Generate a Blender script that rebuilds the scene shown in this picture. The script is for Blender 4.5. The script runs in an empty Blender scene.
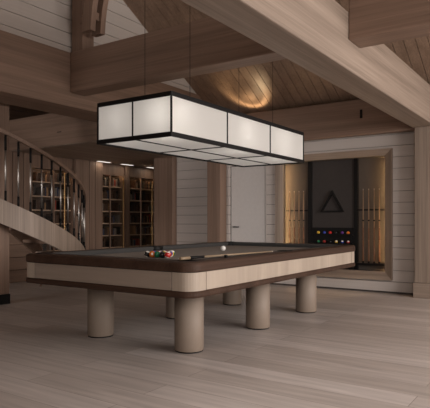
import bpy, bmesh, math, random
from mathutils import Vector, Matrix
PI = math.pi
sc = bpy.context.scene
C = sc.collection
random.seed(7)

# ------------------------------------------------------------ camera, light, exposure
cam_d = bpy.data.cameras.new('camera')
cam = bpy.data.objects.new('camera', cam_d); C.objects.link(cam)
cam.location = (0, 0, 1.1); cam.rotation_euler = (PI/2, 0, 0.5953)
cam_d.sensor_width = 36; cam_d.lens = 541.4/430*36; cam_d.shift_y = 16.5/430
cam_d.clip_start = 0.05
sc.camera = cam
w = bpy.data.worlds.new('world'); sc.world = w; w.use_nodes = True
bg = w.node_tree.nodes['Background']
bg.inputs[0].default_value = (1.0, 0.925, 0.88, 1); bg.inputs[1].default_value = 0.55
sc.view_settings.view_transform = 'Standard'; sc.view_settings.look = 'None'
sc.view_settings.exposure = 0.0; sc.view_settings.gamma = 1
def area(name, loc, target, sx, sy, power, col, spread=180):
    l = bpy.data.lights.new(name, 'AREA'); l.shape = 'RECTANGLE'; l.size = sx; l.size_y = sy
    l.energy = power; l.color = col; l.spread = math.radians(spread)
    o = bpy.data.objects.new(name, l); C.objects.link(o); o.location = loc
    o.rotation_euler = (Vector(target)-Vector(loc)).to_track_quat('-Z', 'Y').to_euler()
    return o
area('window_daylight_right', (4.3, 4.6, 2.0), (-3, 4.6, 0.4), 6.0, 2.6, 450, (1.0, 0.925, 0.885))
area('fill_behind', (1.6, -3.0, 2.6), (-0.8, 1.9, 0.0), 3.0, 1.6, 24, (1.0, 0.925, 0.885), 80)  # unseen fill added behind the camera to lift the front floor
area('fill_front_floor', (-0.6, 1.6, 4.6), (-1.0, 1.7, 0.0), 3.0, 2.0, 14, (1.0, 0.935, 0.90), 75)  # added fill over the front floor; the roof has no opening here
area('fill_left', (-6.9, -3.8, 1.7), (-7.1, 5.5, 1.6), 3.0, 2.0, 20, (1.0, 0.925, 0.885), 42)  # unseen fill added to brighten the mezzanine front, stair and left wall

# ------------------------------------------------------------ materials
def mat_base(name):
    m = bpy.data.materials.new(name); m.use_nodes = True
    nt = m.node_tree; b = nt.nodes['Principled BSDF']
    return m, nt, b
def plain(name, col, rough=0.5, metal=0.0, spec=0.5):
    m, nt, b = mat_base(name)
    tc = nt.nodes.new('ShaderNodeTexCoord'); no = nt.nodes.new('ShaderNodeTexNoise')
    no.inputs['Scale'].default_value = 18; no.inputs['Detail'].default_value = 4
    nt.links.new(tc.outputs['Object'], no.inputs['Vector'])
    mx = nt.nodes.new('ShaderNodeMix'); mx.data_type = 'RGBA'
    nt.links.new(no.outputs['Fac'], mx.inputs[0])
    mx.inputs[6].default_value = (*[c*0.93 for c in col], 1); mx.inputs[7].default_value = (*[min(1, c*1.07) for c in col], 1)
    nt.links.new(mx.outputs[2], b.inputs['Base Color'])
    b.inputs['Roughness'].default_value = rough; b.inputs['Metallic'].default_value = metal
    b.inputs['Specular IOR Level'].default_value = spec
    return m
def wood(name, col, axis='X', var=0.30, rough=0.5, fine=52.0, spec=0.4, stretch=0.9):
    m, nt, b = mat_base(name)
    tc = nt.nodes.new('ShaderNodeTexCoord'); mp = nt.nodes.new('ShaderNodeMapping')
    s = {'X': (stretch, fine, fine), 'Y': (fine, stretch, fine), 'Z': (fine, fine, stretch)}[axis]
    mp.inputs['Scale'].default_value = s
    nt.links.new(tc.outputs['Object'], mp.inputs['Vector'])
    n1 = nt.nodes.new('ShaderNodeTexNoise'); n1.inputs['Scale'].default_value = 1; n1.inputs['Detail'].default_value = 5
    n1.inputs['Roughness'].default_value = 0.6; n1.inputs['Distortion'].default_value = 0.4
    nt.links.new(mp.outputs[0], n1.inputs['Vector'])
    mp2 = nt.nodes.new('ShaderNodeMapping'); mp2.inputs['Scale'].default_value = [v*0.16 for v in s]
    nt.links.new(tc.outputs['Object'], mp2.inputs['Vector'])
    n2 = nt.nodes.new('ShaderNodeTexNoise'); n2.inputs['Scale'].default_value = 1; n2.inputs['Detail'].default_value = 3
    nt.links.new(mp2.outputs[0], n2.inputs['Vector'])
    ad = nt.nodes.new('ShaderNodeMath'); ad.operation = 'ADD'
    nt.links.new(n1.outputs['Fac'], ad.inputs[0]); nt.links.new(n2.outputs['Fac'], ad.inputs[1])
    rp = nt.nodes.new('ShaderNodeMapRange'); rp.inputs[1].default_value = 0.65; rp.inputs[2].default_value = 1.35
    nt.links.new(ad.outputs[0], rp.inputs[0])
    mx = nt.nodes.new('ShaderNodeMix'); mx.data_type = 'RGBA'
    nt.links.new(rp.outputs[0], mx.inputs[0])
    mx.inputs[6].default_value = (col[0]*(1-var), col[1]*(1-var*1.08), col[2]*(1-var*1.15), 1)
    mx.inputs[7].default_value = (col[0]*(1+var), col[1]*(1+var), col[2]*(1+var), 1)
    nt.links.new(mx.outputs[2], b.inputs['Base Color'])
    b.inputs['Roughness'].default_value = rough; b.inputs['Specular IOR Level'].default_value = spec
    bp = nt.nodes.new('ShaderNodeBump'); bp.inputs['Strength'].default_value = 0.08; bp.inputs['Distance'].default_value = 0.01
    nt.links.new(n1.outputs['Fac'], bp.inputs['Height']); nt.links.new(bp.outputs[0], b.inputs['Normal'])
    return m
def emit(name, col, strength):
    m, nt, b = mat_base(name)
    b.inputs['Base Color'].default_value = (*col, 1)
    b.inputs['Emission Color'].default_value = (*col, 1); b.inputs['Emission Strength'].default_value = strength
    return m

OAK = (0.225, 0.150, 0.110)
M = {}
for ax in 'XYZ':
    M['oak'+ax] = wood('oak_'+ax, OAK, ax)
    M['tan'+ax] = wood('pale_oak_'+ax, (0.28, 0.222, 0.178), ax, var=0.34)
    M['walnut'+ax] = wood('walnut_'+ax, (0.056, 0.032, 0.022), ax, var=0.35, rough=0.5, spec=0.15)
M['roofwood'] = wood('roof_boards', (0.27, 0.185, 0.132), 'Y', var=0.28)
M['fasciaX_shaded'] = wood('pale_veneer_X_shaded', (0.30, 0.243, 0.197), 'X', var=0.16, fine=22, rough=0.5)  # same veneer as the sides, shade of the table ends put into the colour
M['fasciaZ_lit'] = wood('pale_veneer_Z_lit', (0.39, 0.325, 0.262), 'Z', var=0.2, fine=12, rough=0.5)  # same veneer, light on sides and corners put into the paler colour
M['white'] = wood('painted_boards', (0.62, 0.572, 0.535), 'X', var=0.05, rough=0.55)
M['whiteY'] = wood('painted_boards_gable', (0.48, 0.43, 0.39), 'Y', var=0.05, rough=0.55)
M['door'] = plain('door_paint', (0.63, 0.605, 0.585), 0.5)
M['black'] = plain('black_metal', (0.007, 0.0065, 0.0065), 0.55, 0.0, 0.2)
M['groove'] = plain('dark_reveal', (0.02, 0.016, 0.014), 0.8)
M['backing'] = plain('board_backing', (0.10, 0.085, 0.075), 0.8)
M['steel'] = plain('brushed_steel', (0.38, 0.36, 0.34), 0.36, 1.0)
M['brass'] = plain('brass', (0.50, 0.31, 0.14), 0.4, 1.0)
M['felt'] = plain('taupe_felt', (0.26, 0.23, 0.205), 0.95, spec=0.1)
M['cushion'] = plain('cushion_felt', (0.07, 0.068, 0.066), 0.9, spec=0.15)
M['leg'] = wood('leg_veneer', (0.25, 0.198, 0.156), 'Z', var=0.16, fine=9, rough=0.55)
M['leather'] = plain('charcoal_leather', (0.055, 0.048, 0.045), 0.75, 0.0, 0.2)
M['cabinet_side'] = plain('side_panel_fabric', (0.105, 0.088, 0.075), 0.85, 0.0, 0.2)
M['cuewood'] = wood('cue_shaft_maple', (0.26, 0.165, 0.10), 'Z', var=0.08, rough=0.35)
M['cuedark'] = wood('cue_butt_stained', (0.20, 0.095, 0.05), 'Z', var=0.15, rough=0.3)
M['ivory'] = plain('ivory_ferrule', (0.42, 0.36, 0.28), 0.3)
M['led'] = emit('warm_led', (1.0, 0.66, 0.33), 62.0)
M['downlight'] = emit('downlight_lens', (1.0, 0.93, 0.85), 1.1)
M['bulb'] = emit('bulb_glass', (1.0, 0.93, 0.84), 3.0)
M['shelf'] = wood('bookcase_shelf', (0.62, 0.46, 0.34), 'Y')
M['shelfled'] = emit('bookcase_led', (1.0, 0.70, 0.42), 14.0)
M['bookback'] = wood('bookcase_back', (0.10, 0.065, 0.045), 'Z')
def floor_mat():
    m, nt, b = mat_base('floor_planks')
    tc = nt.nodes.new('ShaderNodeTexCoord')
    br = nt.nodes.new('ShaderNodeTexBrick'); br.offset = 0.37; br.inputs['Scale'].default_value = 1
    br.inputs['Brick Width'].default_value = 2.3; br.inputs['Row Height'].default_value = 0.235
    br.inputs['Mortar Size'].default_value = 0.0022; br.inputs['Mortar Smooth'].default_value = 0.2; br.inputs['Bias'].default_value = 0.0
    br.inputs['Color1'].default_value = (0.43, 0.375, 0.34, 1); br.inputs['Color2'].default_value = (0.56, 0.50, 0.465, 1)
    br.inputs['Mortar'].default_value = (0.22, 0.18, 0.155, 1)
    nt.links.new(tc.outputs['Object'], br.inputs['Vector'])
    mp = nt.nodes.new('ShaderNodeMapping'); mp.inputs['Scale'].default_value = (1.1, 16, 1)
    nt.links.new(tc.outputs['Object'], mp.inputs['Vector'])
    no = nt.nodes.new('ShaderNodeTexNoise'); no.inputs['Scale'].default_value = 1.3; no.inputs['Detail'].default_value = 6; no.inputs['Distortion'].default_value = 0.6
    nt.links.new(mp.outputs[0], no.inputs['Vector'])
    rp = nt.nodes.new('ShaderNodeMapRange'); rp.inputs[1].default_value = 0.3; rp.inputs[2].default_value = 0.7
    rp.inputs[3].default_value = 0.84; rp.inputs[4].default_value = 1.1
    nt.links.new(no.outputs['Fac'], rp.inputs[0])
    mx = nt.nodes.new('ShaderNodeMix'); mx.data_type = 'RGBA'; mx.blend_type = 'MULTIPLY'; mx.inputs[0].default_value = 1
    nt.links.new(br.outputs['Color'], mx.inputs[6]); nt.links.new(rp.outputs[0], mx.inputs[7])
    nt.links.new(mx.outputs[2], b.inputs['Base Color'])
    b.inputs['Roughness'].default_value = 0.42; b.inputs['Specular IOR Level'].default_value = 0.45
    return m
M['floor'] = floor_mat()
def diffuser_mat():
    m = bpy.data.materials.new('lamp_diffuser'); m.use_nodes = True; nt = m.node_tree
    nt.nodes.remove(nt.nodes['Principled BSDF']); out = nt.nodes['Material Output']
    tr = nt.nodes.new('ShaderNodeBsdfTranslucent'); tr.inputs[0].default_value = (0.93, 0.915, 0.89, 1)
    di = nt.nodes.new('ShaderNodeBsdfDiffuse'); di.inputs[0].default_value = (0.62, 0.60, 0.57, 1)
    mx = nt.nodes.new('ShaderNodeMixShader'); mx.inputs[0].default_value = 0.35
    nt.links.new(tr.outputs[0], mx.inputs[1]); nt.links.new(di.outputs[0], mx.inputs[2])
    em = nt.nodes.new('ShaderNodeEmission'); em.inputs[0].default_value = (1.0, 0.95, 0.90, 1); em.inputs[1].default_value = 0.10
    ad = nt.nodes.new('ShaderNodeAddShader')
    nt.links.new(mx.outputs[0], ad.inputs[0]); nt.links.new(em.outputs[0], ad.inputs[1])
    nt.links.new(ad.outputs[0], out.inputs[0])
    return m
M['diffuser'] = diffuser_mat()
def glass_mat():
    m = bpy.data.materials.new('pane_glass'); m.use_nodes = True; nt = m.node_tree
    nt.nodes.remove(nt.nodes['Principled BSDF']); out = nt.nodes['Material Output']
    t = nt.nodes.new('ShaderNodeBsdfTransparent'); t.inputs[0].default_value = (0.95, 0.94, 0.93, 1)
    g = nt.nodes.new('ShaderNodeBsdfGlossy'); g.inputs['Roughness'].default_value = 0.05
    mx = nt.nodes.new('ShaderNodeMixShader'); mx.inputs[0].default_value = 0.04
    nt.links.new(t.outputs[0], mx.inputs[1]); nt.links.new(g.outputs[0], mx.inputs[2]); nt.links.new(mx.outputs[0], out.inputs[0])
    return m
M['glass'] = glass_mat()
_ballm = {}
def ball_mat(col, kind):
    k = (col, kind)
    if k in _ballm: return _ballm[k]
    m, nt, b = mat_base('ball_'+kind)
    b.inputs['Roughness'].default_value = 0.12
    tc = nt.nodes.new('ShaderNodeTexCoord'); sx = nt.nodes.new('ShaderNodeSeparateXYZ')
    nt.links.new(tc.outputs['Object'], sx.inputs[0])
    spot = nt.nodes.new('ShaderNodeMath'); spot.operation = 'ABSOLUTE'; nt.links.new(sx.outputs[0], spot.inputs[0])
    sg = nt.nodes.new('ShaderNodeMath'); sg.operation = 'GREATER_THAN'; sg.inputs[1].default_value = 0.0285
    nt.links.new(spot.outputs[0], sg.inputs[0])
    fac = sg.outputs[0]
    if kind == 'stripe':
        az = nt.nodes.new('ShaderNodeMath'); az.operation = 'ABSOLUTE'; nt.links.new(sx.outputs[2], az.inputs[0])
        gz = nt.nodes.new('ShaderNodeMath'); gz.operation = 'GREATER_THAN'; gz.inputs[1].default_value = 0.0195
        nt.links.new(az.outputs[0], gz.inputs[0])
        mxx = nt.nodes.new('ShaderNodeMath'); mxx.operation = 'MAXIMUM'
        nt.links.new(sg.outputs[0], mxx.inputs[0]); nt.links.new(gz.outputs[0], mxx.inputs[1]); fac = mxx.outputs[0]
    mx = nt.nodes.new('ShaderNodeMix'); mx.data_type = 'RGBA'
    nt.links.new(fac, mx.inputs[0]); mx.inputs[6].default_value = (*col, 1); mx.inputs[7].default_value = (0.82, 0.78, 0.72, 1)
    if kind == 'cue': mx.inputs[6].default_value = mx.inputs[7].default_value = (0.85, 0.83, 0.79, 1)
    nt.links.new(mx.outputs[2], b.inputs['Base Color'])
    _ballm[k] = m
    return m

# ------------------------------------------------------------ geometry helpers
def box(bm, x0, x1, y0, y1, z0, z1, bev=0.0):
    r = bmesh.ops.create_cube(bm, size=1)
    vs = r['verts']
    for v in vs:
        v.co = Vector((x0+(v.co.x+.5)*(x1-x0), y0+(v.co.y+.5)*(y1-y0), z0+(v.co.z+.5)*(z1-z0)))
    if bev > 0:
        es = list({e for v in vs for e in v.link_edges})
        bmesh.ops.bevel(bm, geom=es, offset=bev, segments=2, affect='EDGES', profile=0.5)
    return bm
def lathe(bm, prof, seg=28, cap=True, loc=(0, 0, 0)):
    rings = []
    for r, z in prof:
        rings.append([bm.verts.new((loc[0]+r*math.cos(2*PI*i/seg), loc[1]+r*math.sin(2*PI*i/seg), loc[2]+z)) for i in range(seg)])
    for a, b in zip(rings, rings[1:]):
        for i in range(seg):
            f = bm.faces.new((a[i], a[(i+1) % seg], b[(i+1) % seg], b[i])); f.smooth = True
    if cap:
        bm.faces.new(rings[0][::-1]); bm.faces.new(rings[-1])
    return bm
def tube(bm, p0, p1, r0, r1=None, seg=12):
    r1 = r0 if r1 is None else r1
    p0 = Vector(p0); p1 = Vector(p1); d = (p1-p0)
    q = d.to_track_quat('Z', 'Y'); L = d.length
    n0 = len(bm.verts)
    a = []; b = []
    for i in range(seg):
        c, s = math.cos(2*PI*i/seg), math.sin(2*PI*i/seg)
        a.append(bm.verts.new(p0+q@Vector((r0*c, r0*s, 0)))); b.append(bm.verts.new(p0+q@Vector((r1*c, r1*s, L))))
    for i in range(seg):
        f = bm.faces.new((a[i], a[(i+1) % seg], b[(i+1) % seg], b[i])); f.smooth = True
    bm.faces.new(a[::-1]); bm.faces.new(b)
    return bm
def prism(bm, pts, axis, a0, a1):
    """extrude polygon pts (u,v) along axis: 'X' -> (y,z), 'Y' -> (x,z), 'Z' -> (x,y)"""
    def P(u, v, a):
        return {'X': (a, u, v), 'Y': (u, a, v), 'Z': (u, v, a)}[axis]
    A = [bm.verts.new(P(u, v, a0)) for u, v in pts]; B = [bm.verts.new(P(u, v, a1)) for u, v in pts]
    n = len(pts)
    for i in range(n): bm.faces.new((A[i], A[(i+1) % n], B[(i+1) % n], B[i]))
    bm.faces.new(A[::-1]); bm.faces.new(B)
    return bm
def rrect(hx, hy, r, seg=8):
    pts = []
    for cx, cy, a0 in ((hx-r, hy-r, 0), (-hx+r, hy-r, 90), (-hx+r, -hy+r, 180), (hx-r, -hy+r, 270)):
        for i in range(seg+1):
            a = math.radians(a0+90*i/seg); pts.append((cx+r*math.cos(a), cy+r*math.sin(a)))
    return pts
def ring(bm, hx, hy, r, prof, seg=8, closed=True):
    """sweep a profile of (inset, z) round a rounded rectangle"""
    loops = []
    for off, z in prof:
        loops.append([bm.verts.new((x, y, z)) for x, y in rrect(hx-off, hy-off, max(r-off, 0.012), seg)])
    n = len(loops[0]); pairs = list(zip(loops, loops[1:]))
    if closed: pairs.append((loops[-1], loops[0]))
    for a, b in pairs:
        for i in range(n):
            bm.faces.new((a[i], a[(i+1) % n], b[(i+1) % n], b[i]))
    return bm
def B(): return bmesh.new()
def obj(name, bm, mat, parent=None, loc=None, smooth=False):
    bmesh.ops.recalc_face_normals(bm, faces=bm.faces)
    me = bpy.data.meshes.new(name); bm.to_mesh(me); bm.free()
    me.materials.append(mat)
    o = bpy.data.objects.new(name, me); C.objects.link(o)
    if parent: o.parent = parent
    if loc: o.location = loc
    if smooth:
        for p in me.polygons: p.use_smooth = True
    return o
def tag(o, label, cat, group=None):
    o['label'] = label; o['category'] = cat
    if group: o['group'] = group
    return o
def thing(name, label, cat, loc=(0, 0, 0), group=None):
    o = bpy.data.objects.new(name, None); C.objects.link(o); o.location = loc; o.empty_display_size = 0.1
    return tag(o, label, cat, group)
def struct(name, bm, mat, parent=None):
    o = obj(name, bm, mat, parent)
    if not parent: o['kind'] = 'structure'
    return o
def copy_tree(o, parent=None):
    c = o.copy(); C.objects.link(c)
    if parent: c.parent = parent
    for ch in list(o.children): copy_tree(ch, c)
    return c

# ------------------------------------------------------------ setting
YW = 8.26
b = B(); box(b, -9.0, 4.5, -4.5, 11.2, -0.12, 0); struct('floor', b, M['floor'])

def boards_xz(bm, x0, x1, z0, z1, y0, y1, holes=(), pitch=0.171, gap=0.007, zs=None):
    """horizontal boards on a wall facing -Y, cut round holes (x0,x1,z0,z1)"""
    z = z0
    while z < z1-0.01:
        za, zb = z, min(z+pitch-gap, z1)
        cuts = [za, zb]+[h[k] for h in holes for k in (2, 3) if za < h[k] < zb]
        cuts = sorted(set(cuts))
        for c0, c1 in zip(cuts, cuts[1:]):
            if c1-c0 < 0.002: continue
            mid = (c0+c1)/2
            xs = [(x0, x1)]
            for h in holes:
                if h[2] < mid < h[3]:
                    nx = []
                    for a, d in xs:
                        if h[1] <= a or h[0] >= d: nx.append((a, d)); continue
                        if a < h[0]: nx.append((a, h[0]))
                        if d > h[1]: nx.append((h[1], d))
                    xs = nx
            for a, d in xs: box(bm, a, d, y0, y1, c0, c1)
        z += pitch
DOOR = (-5.27, -4.53, 0.0, 2.08)
NICHE = (-4.245, -2.42, 0.315, 2.09)
b = B(); boards_xz(b, -6.95, 4.5, 0.18, 3.6, YW, YW+0.03, (DOOR, NICHE))
wb = struct('wall_back', b, M['white'])
b = B()
for x0, x1, z0, z1 in ((-6.95, 4.5, 2.12, 3.6), (-6.95, DOOR[0], 0, 2.12), (DOOR[1], NICHE[0]-0.02, 0, 2.12), (NICHE[1]+0.02, 4.5, 0, 2.12), (NICHE[0]-0.02, NICHE[1]+0.02, 0, 0.29)):
    box(b, x0, x1, YW+0.031, YW+0.07, z0, z1)
struct('wall_backing', b, M['backing'], wb)
b = B()
for x0, x1 in ((-6.95, DOOR[0]), (DOOR[1], 4.5)): box(b, x0, x1, YW-0.012, YW+0.03, 0.028, 0.172, 0.003)
struct('baseboard_back', b, M['white'])
# white flush door
b = B(); box(b, DOOR[0]+0.02, DOOR[1]-0.012, YW+0.018, YW+0.06, 0.008, DOOR[3]-0.01, 0.002)
d1 = struct('door_1', b, M['door'])
b = B()
tube(b, (-5.17, YW-0.03, 0.985), (-5.17, YW+0.02, 0.985), 0.012)
box(b, -5.19, -5.06, YW-0.04, YW-0.02, 0.975, 0.995, 0.003)
struct('door_handle', b, M['black'], d1)
b = B(); box(b, DOOR[0]-0.05, DOOR[1]+0.02, YW+0.075, YW+0.09, 0, 2.15); struct('door_reveal', b, M['groove'], d1)

# left wall: horizontal timber boards, open to the space beyond the back wall's end
b = B(); z = 0.0
while z < 6.2:
    box(b, -8.97, -8.88, -4.5, 11.1, z, min(z+0.215, 6.2)); z += 0.228
wl = struct('wall_left', b, M['oakY'])
b = B(); box(b, -9.02, -8.975, -4.5, 11.1, 0, 6.2); struct('wall_backing', b, M['groove'], wl)
b = B(); box(b, -9.0, -6.95, 11.1, 11.2, 0, 2.33); struct('wall_recess', b, M['oakX'])
b = B(); box(b, -6.96, -6.90, YW+0.1, 11.1, 0, 2.33); struct('wall_passage', b, M['white'])

b = B(); box(b, -9.0, 4.5, -4.6, -4.5, 0, 3.4); struct('wall_front', b, M['white'])

# roof: planked slope rising from the back wall beam to a ridge, then falling
SL = 0.5556
def roofz(y): return 2.96+SL*(YW-y) if y > 2.2 else 2.96+SL*(YW-2.2)-SL*(2.2-y)
b = B(); x = -9.0
while x < 4.6:
    for ya, yb in ((8.45, 2.2), (2.2, -4.5)):
        prism(b, [(ya, roofz(ya)), (yb, roofz(yb)), (yb, roofz(yb)+0.03), (ya, roofz(ya)+0.03)], 'X', x, x+0.142)
    x += 0.150
cl = struct('ceiling', b, M['roofwood'])
b = B()
for ya, yb in ((8.45, 2.2), (2.2, -4.5)):
    prism(b, [(ya, roofz(ya)+0.032), (yb, roofz(yb)+0.032), (yb, roofz(yb)+0.08), (ya, roofz(ya)+0.08)], 'X', -9.0, 4.6)
struct('ceiling_backing', b, M['groove'], cl)

# white boarded gable standing on the left beam
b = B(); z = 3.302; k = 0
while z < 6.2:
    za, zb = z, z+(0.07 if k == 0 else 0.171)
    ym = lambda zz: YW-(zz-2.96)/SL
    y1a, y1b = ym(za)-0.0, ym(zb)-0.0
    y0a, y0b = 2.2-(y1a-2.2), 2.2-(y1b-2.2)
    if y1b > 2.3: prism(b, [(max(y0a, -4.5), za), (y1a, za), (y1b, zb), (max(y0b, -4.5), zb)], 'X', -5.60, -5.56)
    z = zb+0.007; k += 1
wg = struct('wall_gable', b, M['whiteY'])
b = B(); prism(b, [(-3.7, 3.3), (7.6, 3.3), (2.3, 6.2), (2.1, 6.2)], 'X', -5.66, -5.605); struct('wall_backing', b, M['backing'], wg)

# ------------------------------------------------------------ timber frame
def timber(name, label, cat, x0, x1, y0, y1, z0, z1, ax, bev=0.012, mat='oak'):
    b = B(); box(b, x0, x1, y0, y1, z0, z1, bev)
    return tag(obj(name, b, M[mat+ax]), label, cat)
timber('timber_beam', 'long pale timber beam running from the right column overhead toward the viewer', 'beam', -2.015, -1.70, -3.5, 8.20, 2.43, 2.94, 'Y', mat='tan')
timber('timber_beam', 'deep timber beam on the left below the white boarded gable', 'beam', -6.10, -5.54, -3.5, 8.02, 2.59, 3.30, 'Y')
timber('timber_beam', 'dark cross beam above the hanging lamp joining left beam and long beam', 'beam', -5.54, -2.015, 4.80, 5.06, 2.77, 3.30, 'X')
rb = timber('timber_beam', 'short cross beam at upper right meeting the long pale beam', 'beam', -1.70, 4.4, 4.60, 4.90, 2.69, 3.25, 'X')
bb = timber('timber_beam', 'timber beam along the top of the back wall above the cue cabinet', 'beam', -5.53, 4.4, 8.085, 8.25, 2.41, 2.955, 'X')
b = B(); box(b, -2.80, -2.765, 8.07, 8.09, 2.66, 2.79, 0.004); obj('bolt_plate', b, M['black'], bb)
# columns and posts
col = thing('timber_column', 'pale timber column on a low plinth at the right edge of the photo', 'column', (-1.785, 8.12, 0))
b = B(); box(b, -0.19, 0.19, -0.13, 0.128, 0.215, 2.43, 0.006); obj('shaft', b, M['tanZ'], col)
b = B(); box(b, -0.205, 0.205, -0.15, 0.128, 0, 0.213, 0.004); obj('plinth', b, M['tanX'], col)
timber('timber_pier', 'timber pier right of the glazed bookcases at the end of the white wall', 'pier', -6.95, -6.485, 8.12, 8.255, 0, 2.33, 'Z', 0.006)
timber('timber_pier', 'slim timber pier on the back wall beside the white door', 'pier', -5.61, -5.33, 8.03, 8.245, 0, 2.59, 'Z', 0.006)
lp = thing('timber_post', 'timber post on a black base behind the curved stair at far left', 'post', (-6.38, 4.31, 0))
b = B(); box(b, -0.10, 0.10, -0.105, 0.105, 0.13, 3.25, 0.006); obj('shaft', b, M['oakZ'], lp)
b = B(); box(b, -0.108, 0.108, -0.113, 0.113, 0, 0.13, 0.004); obj('base', b, M['black'], lp)
kp = thing('king_post', 'upright timber post with a twin curved brace on the left beam corner', 'post', (-5.43, 4.92, 3.30))
b = B(); box(b, -0.10, 0.10, -0.10, 0.10, 0, 1.40, 0.006); obj('shaft', b, M['oakZ'], kp)
def leaf(y0, y1):
    b = B(); L = []; R = []
    for i in range(15):
        z = 0.175+1.0*i/14; t = i/14
        s = 0.02*math.sin(t*PI*0.5)+0.33*t*t*t+0.05*t
        L.append((0.215+s, z)); R.append((0.375+s*1.12, z))
    prism(b, L+R[::-1], 'Y', y0, y1)
    return b
obj('brace', leaf(-0.215, -0.135), M['oakZ'], kp); obj('brace', leaf(-0.05, 0.03), M['oakZ'], kp)
b = B(); box(b, 0.10, 0.36, -0.134, -0.051, 0.33, 0.43, 0.004); obj('brace_block', b, M['oakX'], kp)

# mezzanine edge over the bookcases
b = B(); box(b, -8.86, -6.13, 5.89, 11.09, 2.322, 2.3298); sof = b
mz = B(); box(mz, -8.87, -6.105, 5.86, 11.1, 2.33, 2.865, 0.006)
mzo = tag(obj('mezzanine_floor', mz, M['oakX']), 'timber fronted mezzanine floor above the curved stair and bookcases', 'mezzanine')
obj('lightened_soffit', sof, M['tanY'], mzo)  # oak underside lightened with paler wood in place of bounced light
b = B()
box(b, -7.06, -6.97, 5.848, 5.862, 2.53, 2.54)
obj('vent_slot', b, M['black'], mzo)
# recessed linear downlights
for i, y in enumerate((8.02, 8.72, 9.55)):
    t = thing('downlight', ('recessed ceiling light nearest the stair, before the bookcases', 'middle recessed ceiling light before the bookcases', 'recessed ceiling light farthest from the stair, before the bookcases')[i], 'ceiling light', (-8.22, y, 2.33), 'ceiling lights over the bookcases')
    b = B(); box(b, -0.05, 0.05, -0.19, 0.19, -0.012, 0.0); obj('housing', b, M['steel'], t)
    b = B(); box(b, -0.036, 0.036, -0.17, 0.17, -0.016, -0.0125); obj('lens', b, M['downlight'], t)
    l = bpy.data.lights.new('downlight_lamp', 'AREA'); l.shape = 'RECTANGLE'; l.size = 0.07; l.size_y = 0.3; l.energy = 0.6; l.color = (1, 0.85, 0.68)
    lo = bpy.data.objects.new('downlight_lamp', l); C.objects.link(lo); lo.parent = t; lo.location = (0, 0, -0.02)

# ------------------------------------------------------------ bookcases
XB = -8.40
SH = [0.06, 0.24, 0.50, 0.76, 1.02, 1.28, 1.54, 1.81]
def bookcase(y0, y1, label, where, bar_y, mull, seed):
    t = thing('bookcase', label, 'bookcase', (XB, (y0+y1)/2, 0), 'glazed bookcases on the left wall')
    h = (y1-y0)/2; cy = (y0+y1)/2
    b = B(); box(b, -0.46, -0.36, -h, h, 0, 2.33); obj('back_panel', b, M['bookback'], t)
    b = B()
    box(b, -0.36, 0.0, -h, -h+0.03, 0, 2.12); box(b, -0.36, 0.0, h-0.03, h, 0, 2.12); box(b, -0.36, 0.0, -h, h, 2.10, 2.33)
    obj('carcass', b, M['oakZ'], t)
    for z in SH:
        b = B(); box(b, -0.358, -0.02, -h+0.031, h-0.031, z+0.004, z+0.026); obj('shelf', b, M['shelf'], t)
    b = B(); box(b, -0.035, -0.015, -h+0.06, h-0.06, 2.086, 2.094); obj('light_strip', b, M['shelfled'], t)
    # glazed door with thin dark frame, centre bar and long brass pull
    b = B()
    fw = 0.022
    box(b, 0.002, 0.03, -h, -h+fw, 0.06, 2.10); box(b, 0.002, 0.03, h-fw, h, 0.06, 2.10)
    box(b, 0.002, 0.03, -h+fw, h-fw, 0.06, 0.09); box(b, 0.002, 0.03, -h+fw, h-fw, 2.075, 2.10)
    box(b, 0.002, 0.03, mull-cy-0.012, mull-cy+0.012, 0.09, 2.075)
    d = obj('door', b, M['oakZ'], t)
    b = B(); box(b, 0.012, 0.016, -h+fw, h-fw, 0.09, 2.075); obj('pane', b, M['glass'], d)
    b = B(); box(b, 0.035, 0.06, bar_y-cy-0.014, bar_y-cy+0.014, 0.30, 2.02, 0.004)
    for z in (0.5, 1.8): box(b, 0.03, 0.04, bar_y-cy-0.008, bar_y-cy+0.008, z, z+0.02)
    obj('handle', b, M['brass'], d)
    # books
    rnd = random.Random(seed)
    cols = [('black', (0.018, 0.015, 0.013)), ('dark brown', (0.075, 0.04, 0.024)), ('grey', (0.20, 0.18, 0.16)), ('tan', (0.36, 0.21, 0.10)), ('brick red', (0.36, 0.06, 0.035)), ('dark blue', (0.035, 0.05, 0.10))]
    wts = [8, 7, 3, 1.3, 1.0, 1.2]
    ordn = ['bottom', 'second', 'third', 'fourth', 'fifth', 'sixth', 'seventh', 'top']
    for i, z in enumerate(SH):
        if i == 0: continue
        y = y0+0.045
        while y < y1-0.10:
            if rnd.random() < 0.16: y += rnd.uniform(0.05, 0.16); continue
            th = rnd.uniform(0.024, 0.055); hh = rnd.uniform(0.13, 0.20)
            if y+th > y1-0.04: break
            n, c = rnd.choices(cols, wts)[0]
            key = 'book_'+n
            if key not in M: M[key] = plain(key.replace(' ', '_'), c, 0.6)
            b = B(); box(b, -0.09, 0.09, -th/2, th/2-0.001, 0, hh, 0.003)
            lb = '%s book on the %s shelf up, in the %s' % (n, ordn[i], where)
            o = obj('book', b, M[key], None, (XB-0.14, y+th/2, z+0.0265))
            tag(o, lb, 'book', lb)
            y += th+0.001
    return t
bookcase(6.33, 7.34, 'glazed bookcase seen through the rail of the curved stair', 'bookcase behind the stair rail', 7.10, 6.86, 3)
bookcase(8.08, 8.80, 'glazed bookcase in the middle, right of the grooved timber pier', 'middle bookcase', 8.74, 8.36, 11)
bookcase(8.94, 9.96, 'glazed bookcase farthest from the stair with a brass pull', 'bookcase farthest from the stair', 9.70, 9.34, 5)
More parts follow.
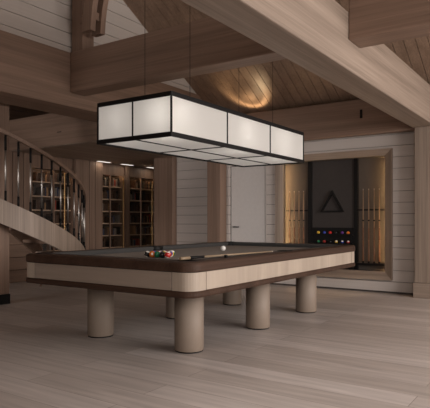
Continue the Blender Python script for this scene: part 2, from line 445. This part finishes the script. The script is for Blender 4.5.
def pier(name, label, y0, y1, grooves, zb=0.0):
    t = thing(name, label, 'pier', (XB, (y0+y1)/2, 0)); cy = (y0+y1)/2
    edges = [y0]+grooves+[y1]
    b = B()
    for a, c in zip(edges, edges[1:]): box(b, -0.44, 0.10, a-cy+(0.006 if a != y0 else 0), c-cy-(0.006 if c != y1 else 0), zb, 2.325, 0.003)
    obj('boards', b, M['oakZ'], t)
    b = B(); box(b, -0.44, 0.07, y0-cy+0.01, y1-cy-0.01, 0, 2.32); obj('core', b, M['walnutZ'], t)
    if zb > 0:
        b = B(); z = 0.005
        while z < zb-0.02: box(b, 0.071, 0.115, y0-cy, y1-cy, z, min(z+0.213, zb-0.008), 0.003); z += 0.223
        obj('base_boards', b, M['oakY'], t)
pier('timber_pier', 'grooved timber pier standing between the two groups of bookcases', 7.36, 8.06, [7.70, 7.86])
pier('timber_pier', 'timber panelled pier left of the bookcase behind the stair', 5.2, 6.31, [5.9, 6.12], 0.90)
timber('timber_mullion', 'narrow timber upright between the middle bookcase and the farthest one', 'pier', XB-0.44, XB+0.04, 8.812, 8.928, 0, 2.32, 'Z', 0.004)
timber('timber_mullion', 'timber end upright beyond the farthest bookcase', 'pier', XB-0.44, XB+0.04, 9.972, 11.0, 0, 2.32, 'Z', 0.004)

# ------------------------------------------------------------ curved stair
SC = (-7.35, 4.85); SR = 1.388
def sz(th): return 1.075-0.01055*th
st = thing('curved_staircase', 'curved timber staircase with slim metal balusters at the left', 'staircase', (SC[0], SC[1], 0))
def helix(bm, r0, r1, t0, t1, zlo, zhi, step=3, zmin=0.0):
    pr = None; n = int(round((t1-t0)/step)); first = None
    for i in range(n+1):
        th = t0+(t1-t0)*i/n; a = math.radians(th); c, s = math.cos(a), math.sin(a)
        za, zb = max(zmin, sz(th)+zlo), max(zmin+0.01, sz(th)+zhi)
        q = [bm.verts.new((r*c, r*s, z)) for r, z in ((r0, za), (r1, za), (r1, zb), (r0, zb))]
        if pr:
            for k in range(4):
                f = bm.faces.new((pr[k], pr[(k+1) % 4], q[(k+1) % 4], q[k])); f.smooth = False
        else: bm.faces.new(q)
        pr = q
    bm.faces.new(pr[::-1])
b = B(); helix(b, SR-0.04, SR, -120, 72, -0.315, 0.0); obj('stringer', b, M['fascia_s'] if 'fascia_s' in M else M['tanZ'], st)
b = B(); helix(b, SR-0.055, SR+0.005, -120, 72, 0.855, 0.900, 2); obj('handrail', b, M['oakX'], st)
b = B(); helix(b, 0.72, 0.75, -120, 68, -0.30, 0.0); obj('inner_stringer', b, M['oakX'], st)
k = 0; th = 70
while th > -120:
    ztop = sz(th)-0.06
    ro = SR-0.045
    if -45 < th < -4: ro = 0.90
    a0, a1 = th-17.5, th
    pts = [(0.755*math.cos(math.radians(a0)), 0.755*math.sin(math.radians(a0)))]
    arc = [a0+(a1-a0)*i/5 for i in range(6)]
    pts = [(ro*math.cos(math.radians(a)), ro*math.sin(math.radians(a))) for a in arc]+[(0.755*math.cos(math.radians(a)), 0.755*math.sin(math.radians(a))) for a in arc[::-1]]
    if ztop > 0.05:
        b = B(); prism(b, pts, 'Z', ztop-0.045, ztop); obj('tread', b, M['oakX'], st)
    th -= 17.4
th = -26.2; ths = []
t = -26.2-6.7*9
while t < 72: ths.append(t); t += 6.7
bm_ = B(); tube(bm_, (0, 0, 0), (0, 0, 0.845), 0.011, seg=10)
bal0 = obj('baluster', bm_, M['steel'], st)
b = B(); tube(b, (0, 0, 0), (0, 0, 0.13), 0.0155, seg=10); e0 = obj('end_cap', b, M['black'], bal0)
b = B(); tube(b, (0, 0, 0.65), (0, 0, 0.845), 0.0150, seg=10); e1 = obj('end_cap', b, M['black'], bal0)
for i, t in enumerate(ths):
    bo = bal0 if i == 0 else copy_tree(bal0, st)
    a = math.radians(t); bo.location = ((SR-0.022)*math.cos(a), (SR-0.022)*math.sin(a), max(sz(t), 0.03))

# ------------------------------------------------------------ pool table
TX, TY = -3.302, 4.870; HX, HY = 0.984, 1.743
tb = thing('pool_table', 'large pool table with six round pale legs and walnut rail', 'pool table', (TX, TY, 0))
b = B(); ring(b, HX, HY, 0.12, [(0.03, 0.527), (0.006, 0.532), (0.0, 0.545), (0.0, 0.568), (0.008, 0.580), (0.14, 0.580), (0.14, 0.527)]); obj('lower_band', b, M['walnutX'], tb)
b = B(); box(b, -HX+0.14, HX-0.14, -HY+0.14, HY-0.14, 0.53, 0.60); obj('underframe', b, M['walnutX'], tb)
b = B(); ring(b, HX, HY, 0.12, [(0.016, 0.718), (0.002, 0.724), (0.0, 0.735), (0.0, 0.772), (0.006, 0.787), (0.024, 0.795), (0.125, 0.797), (0.13, 0.795), (0.13, 0.718)], 10); obj('top_rail', b, M['walnutY'], tb)
b = B(); ring(b, HX, HY, 0.12, [(0.030, 0.5805), (0.030, 0.7175), (0.058, 0.7175), (0.058, 0.5805)]); obj('panel_core', b, M['groove'], tb)
# pale side panels and rounded corner panels with fine seams
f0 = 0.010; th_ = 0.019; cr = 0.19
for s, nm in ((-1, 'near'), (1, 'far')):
    b = B(); box(b, -HX+cr+0.008, HX-cr-0.008, s*(HY-f0) if s < 0 else HY-f0-th_, -HY+f0+th_ if s < 0 else HY-f0, 0.5805, 0.7175, 0.003); obj('end_panel', b, M['fasciaX_shaded'], tb)
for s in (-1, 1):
    b = B(); box(b, s*(HX-f0) if s < 0 else HX-f0-th_, -HX+f0+th_ if s < 0 else HX-f0, -HY+cr+0.008, HY-cr-0.008, 0.5805, 0.7175, 0.003); obj('side_panel', b, M['fasciaZ_lit'], tb)
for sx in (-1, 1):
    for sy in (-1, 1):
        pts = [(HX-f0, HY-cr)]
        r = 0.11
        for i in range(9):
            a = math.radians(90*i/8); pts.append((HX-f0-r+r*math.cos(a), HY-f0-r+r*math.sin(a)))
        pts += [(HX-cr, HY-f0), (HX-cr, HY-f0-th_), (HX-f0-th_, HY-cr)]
        b = B(); prism(b, [(sx*x, sy*y) for x, y in pts], 'Z', 0.5805, 0.7175); obj('corner_panel', b, M['fasciaZ_lit'], tb)
b = B(); box(b, -HX+0.13, HX-0.13, -HY+0.13, HY-0.13, 0.70, 0.750); obj('playing_bed', b, M['felt'], tb)
def cush(length, along, pos, sgn):
    """cushion strip; along 'X' or 'Y'; nose faces the table middle"""
    prof = [(0.0, 0.752), (0.0, 0.797), (0.045, 0.797), (0.062, 0.785), (0.048, 0.752)]
    b = B()
    if along == 'Y': prism(b, [(sgn*(HX-0.131-u), z) for u, z in prof], 'Y', pos[0], pos[1])
    else: prism(b, [(sgn*(HY-0.131-u), z) for u, z in prof], 'X', pos[0], pos[1])
    return obj('cushion', b, M['cushion'], tb)
for s in (-1, 1):
    cush(0, 'Y', (-HY+0.23, -0.085), s); cush(0, 'Y', (0.085, HY-0.23), s); cush(0, 'X', (-HX+0.23, HX-0.23), s)
pk0 = None
for px, py in ((-HX+0.155, -HY+0.155), (HX-0.155, -HY+0.155), (-HX+0.155, HY-0.155), (HX-0.155, HY-0.155), (-HX+0.135, 0), (HX-0.135, 0)):
    if pk0 is None:
        b = B(); lathe(b, [(0.045, 0.752), (0.060, 0.755), (0.064, 0.799), (0.074, 0.801), (0.078, 0.797), (0.078, 0.71), (0.02, 0.71)], 20)
        pk0 = obj('pocket', b, M['black'], tb); o = pk0
    else:
        o = pk0.copy(); C.objects.link(o); o.parent = tb
    o.location = (px, py, 0)
b = B(); lathe(b, [(0.121, 0.012), (0.124, 0.016), (0.124, 0.526)], 40); lg0 = obj('leg', b, M['leg'], tb)
b = B(); lathe(b, [(0.112, 0.0), (0.119, 0.003), (0.119, 0.012)], 32); obj('foot_pad', b, M['black'], lg0)
first = True
for x in (-0.503, 0.552):
    for y in (-1.20, -0.025, 1.15):
        o = lg0 if first else copy_tree(lg0, tb); first = False
        o.location = (x, y, 0)

# balls on the table
def ball(name, label, cat, loc, col, kind, group, r=0.0286, rot=None):
    b = B(); bmesh.ops.create_uvsphere(b, u_segments=24, v_segments=14, radius=r)
    o = obj(name, b, ball_mat(col, kind), None, loc, True)
    o.rotation_euler = rot if rot else ((random.uniform(-.5, .5), random.uniform(-.5, .5), random.uniform(0, 6.2)) if kind == 'stripe' else (random.uniform(0, 6.2), random.uniform(0, 6.2), random.uniform(0, 6.2)))
    return tag(o, label, cat, group)
YEL, BLU, RED, PUR, ORA, GRN, MAR, BLK = (0.75, 0.48, 0.04), (0.03, 0.06, 0.38), (0.55, 0.03, 0.025), (0.12, 0.04, 0.22), (0.75, 0.18, 0.02), (0.01, 0.14, 0.06), (0.28, 0.025, 0.02), (0.012, 0.012, 0.012)
rows = [[('dark-striped white', BLK, 'stripe'), ('orange', ORA, 'solid'), ('green', GRN, 'solid'), ('black', BLK, 'solid'), ('red-striped', RED, 'stripe')],
        [('blue', BLU, 'solid'), ('red', RED, 'solid'), ('yellow', YEL, 'solid'), ('maroon-striped', MAR, 'stripe')],
        [('purple', PUR, 'solid'), ('orange-striped', ORA, 'stripe'), ('blue-striped', BLU, 'stripe')],
        [('maroon', MAR, 'solid'), ('yellow-striped', YEL, 'stripe')], [('green-striped', GRN, 'stripe')]]
rn = ['nearest row', 'second row', 'third row', 'fourth row', 'apex']
for i, rw in enumerate(rows):
    for j, (n, c, k) in enumerate(rw):
        x = TX+0.008+(j-(len(rw)-1)/2)*0.0622; y = 3.90+i*0.0540
        ball('pool_ball', '%s pool ball in the %s of the racked triangle on the table' % (n, rn[i]), 'ball', (x, y, 0.750+0.0311), c, k, 'pool balls racked on the table', 0.031)
ball('cue_ball', 'plain white cue ball alone on the felt of the pool table', 'ball', (-3.40, 5.185, 0.7811), (0.85, 0.83, 0.79), 'cue', None, 0.031)

# cue lying on the rail
ct = thing('pool_cue', 'pool cue lying along the right walnut rail of the table', 'cue', (-2.475, 3.19, 0.8035+0.0125))
ct.rotation_euler = (0, 0, -math.atan2(0.075, 1.1))
cm = wood('cue_maple_long', (0.30, 0.22, 0.14), 'Y', var=0.08, rough=0.35)
b = B(); tube(b, (0, 0.28, 0), (0, 1.27, -0.004), 0.0088, 0.0055); obj('shaft', b, cm, ct)
b = B(); tube(b, (0, 0.11, 0), (0, 0.28, 0), 0.0120, 0.0105); obj('grip', b, M['black'], ct)
b = B(); tube(b, (0, 0.0, 0), (0, 0.11, 0), 0.0123, 0.0121); obj('butt', b, cm, ct)
b = B(); tube(b, (0, 1.27, -0.004), (0, 1.295, -0.004), 0.0058); obj('ferrule', b, M['ivory'], ct)
b = B(); tube(b, (0, 1.295, -0.004), (0, 1.305, -0.004), 0.0055, 0.005); obj('tip', b, M['cushion'], ct)
b = B(); box(b, -0.011, 0.011, -0.011, 0.011, 0, 0.022, 0.002)
tag(obj('chalk_cube', b, M['black'], None, (-2.405, 3.71, 0.7975)), 'small dark chalk cube on the right rail beside the cue', 'chalk')

# ------------------------------------------------------------ hanging lamp
LX, LY, LW, LL = -3.275, 4.84, 0.885, 2.61; Z0, Z1 = 1.805, 2.184
hx, hy = LW/2, LL/2; H_ = Z1-Z0
lm = thing('pendant_lamp', 'long rectangular pendant lamp of white panels in black frame over the pool table', 'lamp', (LX, LY, Z0))
b = B(); e = 0.012
ring(b, hx, hy, 0.012, [(0.0, H_-0.038), (0.0, H_), (0.03, H_), (0.03, H_-0.038)], 2); obj('top_frame', b, M['black'], lm)
b = B(); ring(b, hx+0.004, hy+0.004, 0.012, [(0.0, 0.0), (0.0, 0.038), (0.022, 0.038), (0.022, 0.0)], 2); obj('bottom_frame', b, M['black'], lm)
def mull(x, y, d):
    b = B(); box(b, x-d[0], x+d[0], y-d[1], y+d[1], 0.036, H_-0.036); obj('mullion', b, M['black'], lm)
for sx in (-1, 1):
    for sy in (-1, 1): mull(sx*(hx-0.009), sy*(hy-0.009), (0.007, 0.007))
    for yy in (-hy/3, hy/3): mull(sx*(hx-0.007), yy, (0.006, 0.005))
for sy in (-1, 1): mull(0, sy*(hy-0.007), (0.005, 0.006))
b = B()
box(b, -0.005, 0.005, -hy+0.02, hy-0.02, 0.006, 0.014)
for yy in (-hy/3, hy/3): box(b, -hx+0.02, hx-0.02, yy-0.005, yy+0.005, 0.006, 0.0138)
obj('underside_bars', b, M['black'], lm)
def quad(bm, pts):
    bm.faces.new([bm.verts.new(p) for p in pts])
g = 0.012
for s in (-1, 1):
    for k in range(2):
        x0, x1 = (-hx+0.018, -0.005) if k == 0 else (0.005, hx-0.018)
        b = B(); box(b, x0, x1, s*(hy-g)-0.002, s*(hy-g)+0.002, 0.034, H_-0.03); obj('end_diffuser', b, M['diffuser'], lm)
    for k in range(3):
        y0 = -hy+k*2*hy/3+(0.018 if k == 0 else 0.005); y1 = -hy+(k+1)*2*hy/3-(0.018 if k == 2 else 0.005)
        b = B(); box(b, s*(hx-g)-0.002, s*(hx-g)+0.002, y0, y1, 0.034, H_-0.03); obj('side_diffuser', b, M['diffuser'], lm)
b = B(); box(b, -hx+0.02, hx-0.02, -hy+0.02, hy-0.02, 0.015, 0.019); obj('bottom_diffuser', b, M['diffuser'], lm)
for i, y in enumerate((-1.16, -0.03, 0.80)):
    for x, pw in ((0.295, 1.9), (-0.20, 0.5)):
        b = B(); bmesh.ops.create_uvsphere(b, u_segments=12, v_segments=8, radius=0.022)
        o = obj('bulb', b, M['bulb'], lm, (x, y, 0.22), True)
        l = bpy.data.lights.new('bulb_light', 'POINT'); l.energy = pw; l.shadow_soft_size = 0.03; l.color = (1, 0.97, 0.93)
        lo = bpy.data.objects.new('bulb_light', l); C.objects.link(lo); lo.parent = lm; lo.location = (x, y, 0.22)
b = B(); box(b, -0.02, 0.02, -hy+0.02, hy-0.02, H_-0.02, H_-0.005)
for yy in (-0.87, 0.87): box(b, -hx+0.02, hx-0.02, yy-0.01, yy+0.01, H_-0.02, H_-0.006)
obj('top_bars', b, M['black'], lm)
for x, y in ((-0.235, -0.87), (0.31, -0.87), (-0.235, 0.87), (0.235, 0.87)):
    b = B(); tube(b, (x, y, H_-0.006), (x, y, roofz(LY+y)-Z0), 0.0026, seg=6); obj('suspension_cable', b, M['black'], lm)

# ------------------------------------------------------------ cue cabinet in the back wall
cab = thing('cue_cabinet', 'timber framed recessed cue cabinet with warm edge lighting on the back wall', 'cabinet', (-3.3375, YW, 0.20))
def cx_(x): return x+3.3375
X0, X1, XI0, XI1 = cx_(-4.318), cx_(-2.355), cx_(-4.19), cx_(-2.475)
ZO, ZT, ZI0, ZI1 = 0.0, 1.986, 0.122, 1.885
yf = -0.06
for nm, pts, m_ in (('frame_stile', [(X0, ZO), (XI0, ZI0), (XI0, ZI1), (X0, ZT)], 'tanZ'), ('frame_stile', [(X1, ZO), (XI1, ZI0), (XI1, ZI1), (X1, ZT)], 'tanZ'),
                ('frame_rail', [(X0, ZO), (X1, ZO), (XI1, ZI0), (XI0, ZI0)], 'tanX'), ('frame_rail', [(X0, ZT), (X1, ZT), (XI1, ZI1), (XI0, ZI1)], 'tanX')):
    b = B(); prism(b, pts, 'Y', yf, -0.002)
    # slope the face inwards like a bevelled picture frame
    for v in b.verts:
        if v.co.y < -0.03 and (XI0-1e-4 < v.co.x < XI1+1e-4) and (ZI0-1e-4 < v.co.z < ZI1+1e-4): v.co.y = -0.012
    obj(nm, b, M[m_], cab)
D = 0.16
b = B()
box(b, XI0-0.052, XI0-0.04, -0.0015, D, ZI0-0.01, ZI1+0.01); box(b, XI1+0.04, XI1+0.052, -0.0015, D, ZI0-0.01, ZI1+0.01)
box(b, XI0-0.04, XI1+0.04, -0.0015, D, ZI0-0.012, ZI0); box(b, XI0-0.04, XI1+0.04, -0.0015, D, ZI1, ZI1+0.012)
obj('lining', b, M['cabinet_side'], cab)
def atY(px, Y):                                     # bearing from the viewpoint to a plane parallel with the back wall
    sa, ca = math.sin(.5953), math.cos(.5953); k = (px-215)/541.4
    return Y*(-sa+ca*k)/(ca+sa*k)
XD0, XD1, XD2, XD3 = [cx_(atY(p, YW+0.105)) for p in (307.8, 311.8, 354.0, 357.6)]
for a, c in ((XI0-0.05, XD0), (XD3, XI1+0.05)):
    b = B(); box(b, a, c, D-0.01, D+0.01, ZI0, ZI1); obj('side_back_panel', b, M['cabinet_side'], cab)
b = B(); box(b, XD1, XD2, D-0.03, D+0.01, ZI0, ZI1); obj('centre_back_panel', b, M['leather'], cab)
for a, c in ((XD0, XD1), (XD2, XD3)):
    b = B(); box(b, a, c, 0.105, D+0.01, ZI0, ZI1, 0.002); obj('divider', b, M['black'], cab)
for x in (XI0-0.038, XI1+0.030):
    b = B(); ys = 0.042 if x < 0 else 0.085; box(b, x, x+0.008, ys, ys+0.010, ZI0+0.03, ZI1-0.03); obj('light_strip', b, M['led'], cab)
for a, c in ((XI0+0.002, XD0-0.002), (XD3+0.002, XI1-0.002)):
    b = B(); box(b, a, c, 0.093, D-0.012, 1.055, 1.078, 0.002); obj('cue_holder', b, M['black'], cab)
    b = B(); box(b, a, c, 0.045, D-0.012, 0.20, 0.235, 0.002); obj('cue_shelf', b, M['black'], cab)
# cues standing in the cabinet
pc = None; YC = YW+0.075
ordw = ['first', 'second', 'third', 'fourth']
for side, pxs in (('right', (363.2, 368.7, 374.2, 379.4)), ('left', (289.8, 294.3, 299.0, 303.6))):
    for i, p in enumerate(pxs):
        x = atY(p, YC)
        if pc is None:
            pc = thing('pool_cue', '', 'cue', (0, 0, 0)); L = 1.17
            for nm, z0, z1, r0, r1, mm in (('butt', 0, 0.36, 0.0145, 0.012, 'cuedark'), ('grip', 0.361, 0.55, 0.0121, 0.011, 'cuedark'), ('shaft', 0.551, L-0.03, 0.0105, 0.0062, 'cuewood'), ('ferrule', L-0.03, L-0.008, 0.0062, 0.0062, 'ivory'), ('tip', L-0.008, L, 0.006, 0.005, 'cushion')):
                b = B(); tube(b, (0, 0, z0), (0, 0, z1), r0, r1, 10); obj(nm, b, M[mm], pc)
            b = B(); tube(b, (0, 0, 0.0), (0, 0, 0.03), 0.016, seg=10); obj('bumper', b, M['black'], pc)
            b = B(); tube(b, (0, 0, 0.655), (0, 0, 0.675), 0.015, seg=10); obj('joint_ring', b, M['black'], pc)
            o = pc
        else: o = copy_tree(pc)
        o.location = (x, YC, 0.4355)
        tag(o, '%s cue from the left in the %s bay of the lit cabinet' % (ordw[i], side), 'cue', 'cues standing in the cabinet')
# triangle rack hanging on the centre panel
YB = YW+D-0.03
cxt = atY(332.6, YB)
b = B(); w2, h2, rr = 0.20, 0.355, 0.022
A = [(-w2, 0), (w2, 0), (0, h2)]
I = [(-w2+0.042, 0.026), (w2-0.042, 0.026), (0, h2-0.058)]
for i in range(3):
    j = (i+1) % 3
    prism(b, [A[i], A[j], I[j], I[i]], 'Y', -0.045, -0.001)
tag(obj('triangle_rack', b, M['black'], None, (cxt, YB, 1.235)), 'dark triangular ball rack hanging on the centre panel of the cabinet', 'rack')
# ball shelf with two rows of balls
RW = (XD2-XD1)/2-0.003
br = thing('ball_rack', 'black two tier ball rack at the bottom centre of the cabinet', 'rack', (-3.3375+(XD1+XD2)/2, YW+0.08, 0.325))
b = B(); box(b, -RW, RW, 0.03, 0.045, 0, 0.66); obj('back', b, M['black'], br)
for z in (0.395, 0.540):
    b = B(); box(b, -RW, RW, -0.045, 0.029, z, z+0.012); box(b, -RW, RW, -0.05, -0.042, z, z+0.022); obj('shelf', b, M['black'], br)
b = B(); box(b, -RW, RW, -0.045, 0.029, 0, 0.39, 0.003); obj('cupboard', b, M['black'], br)
top = [('yellow', YEL, 'solid'), ('blue', BLU, 'solid'), ('red', RED, 'solid'), ('black', BLK, 'solid'), ('purple', PUR, 'solid'), ('orange', ORA, 'solid')]
bot = [('green', GRN, 'solid'), ('maroon', MAR, 'solid'), ('black with white spot', BLK, 'solid'), ('yellow-striped', YEL, 'stripe'), ('blue-striped', BLU, 'stripe'), ('red-striped', RED, 'stripe')]
for rown, lst, z in (('upper', top, 0.325+0.552), ('lower', bot, 0.325+0.407)):
    for i, (n, c, k) in enumerate(lst):
        x = atY(318.4+5.95*i, YW+0.075)
        rot = (0.3, 0.2, 0.4) if k == 'solid' else (0.9, 0.2, 0.3)
        ball('pool_ball', '%s ball on the %s tier of the black cabinet rack' % (n, rown), 'ball', (x, YW+0.075, z+0.0252), c, k, 'balls on the cabinet rack', 0.025, rot)

# uplight on the back wall beam washing the roof boards
ul = thing('uplight', 'small uplight on the back beam washing the sloping roof boards', 'light', (-4.61, 8.075, 2.66))
b = B(); box(b, -0.03, 0.03, -0.006, 0.008, 0, 0.12, 0.002); box(b, -0.01, 0.01, -0.20, -0.006, 0.04, 0.06); obj('bracket', b, M['black'], ul)
b = B(); lathe(b, [(0.02, 0.03), (0.035, 0.035), (0.038, 0.13), (0.034, 0.13), (0.030, 0.06), (0.005, 0.055)], 20, True, (0, -0.22, 0)); obj('can', b, M['black'], ul)
l = bpy.data.lights.new('uplight_spot', 'SPOT'); l.energy = 19; l.color = (1.0, 0.72, 0.42); l.spot_size = math.radians(112); l.spot_blend = 0.25; l.shadow_soft_size = 0.012
l.use_nodes = True; nt = l.node_tree; em = nt.nodes['Emission']     # photometric spread of the reflector: bright rim round a softer core
tc = nt.nodes.new('ShaderNodeTexCoord'); sx = nt.nodes.new('ShaderNodeSeparateXYZ'); nt.links.new(tc.outputs['Normal'], sx.inputs[0])
ab = nt.nodes.new('ShaderNodeMath'); ab.operation = 'ABSOLUTE'; nt.links.new(sx.outputs[2], ab.inputs[0])
cr_ = nt.nodes.new('ShaderNodeValToRGB'); e = cr_.color_ramp.elements
e[0].position = 0.0; e[0].color = (0.03, 0.03, 0.03, 1); e[1].position = 1.0; e[1].color = (0.55, 0.55, 0.55, 1)
for p, v in ((0.66, 0.10), (0.74, 0.85), (0.80, 1.0), (0.87, 0.35), (0.95, 0.30)):
    q = e.new(p); q.color = (v, v, v, 1)
nt.links.new(ab.outputs[0], cr_.inputs[0]); nt.links.new(cr_.outputs[0], em.inputs['Strength'])
lo = bpy.data.objects.new('uplight_spot', l); C.objects.link(lo); lo.parent = ul; lo.location = (0, -0.22, 0.135); lo.rotation_euler = (PI, 0, 0)
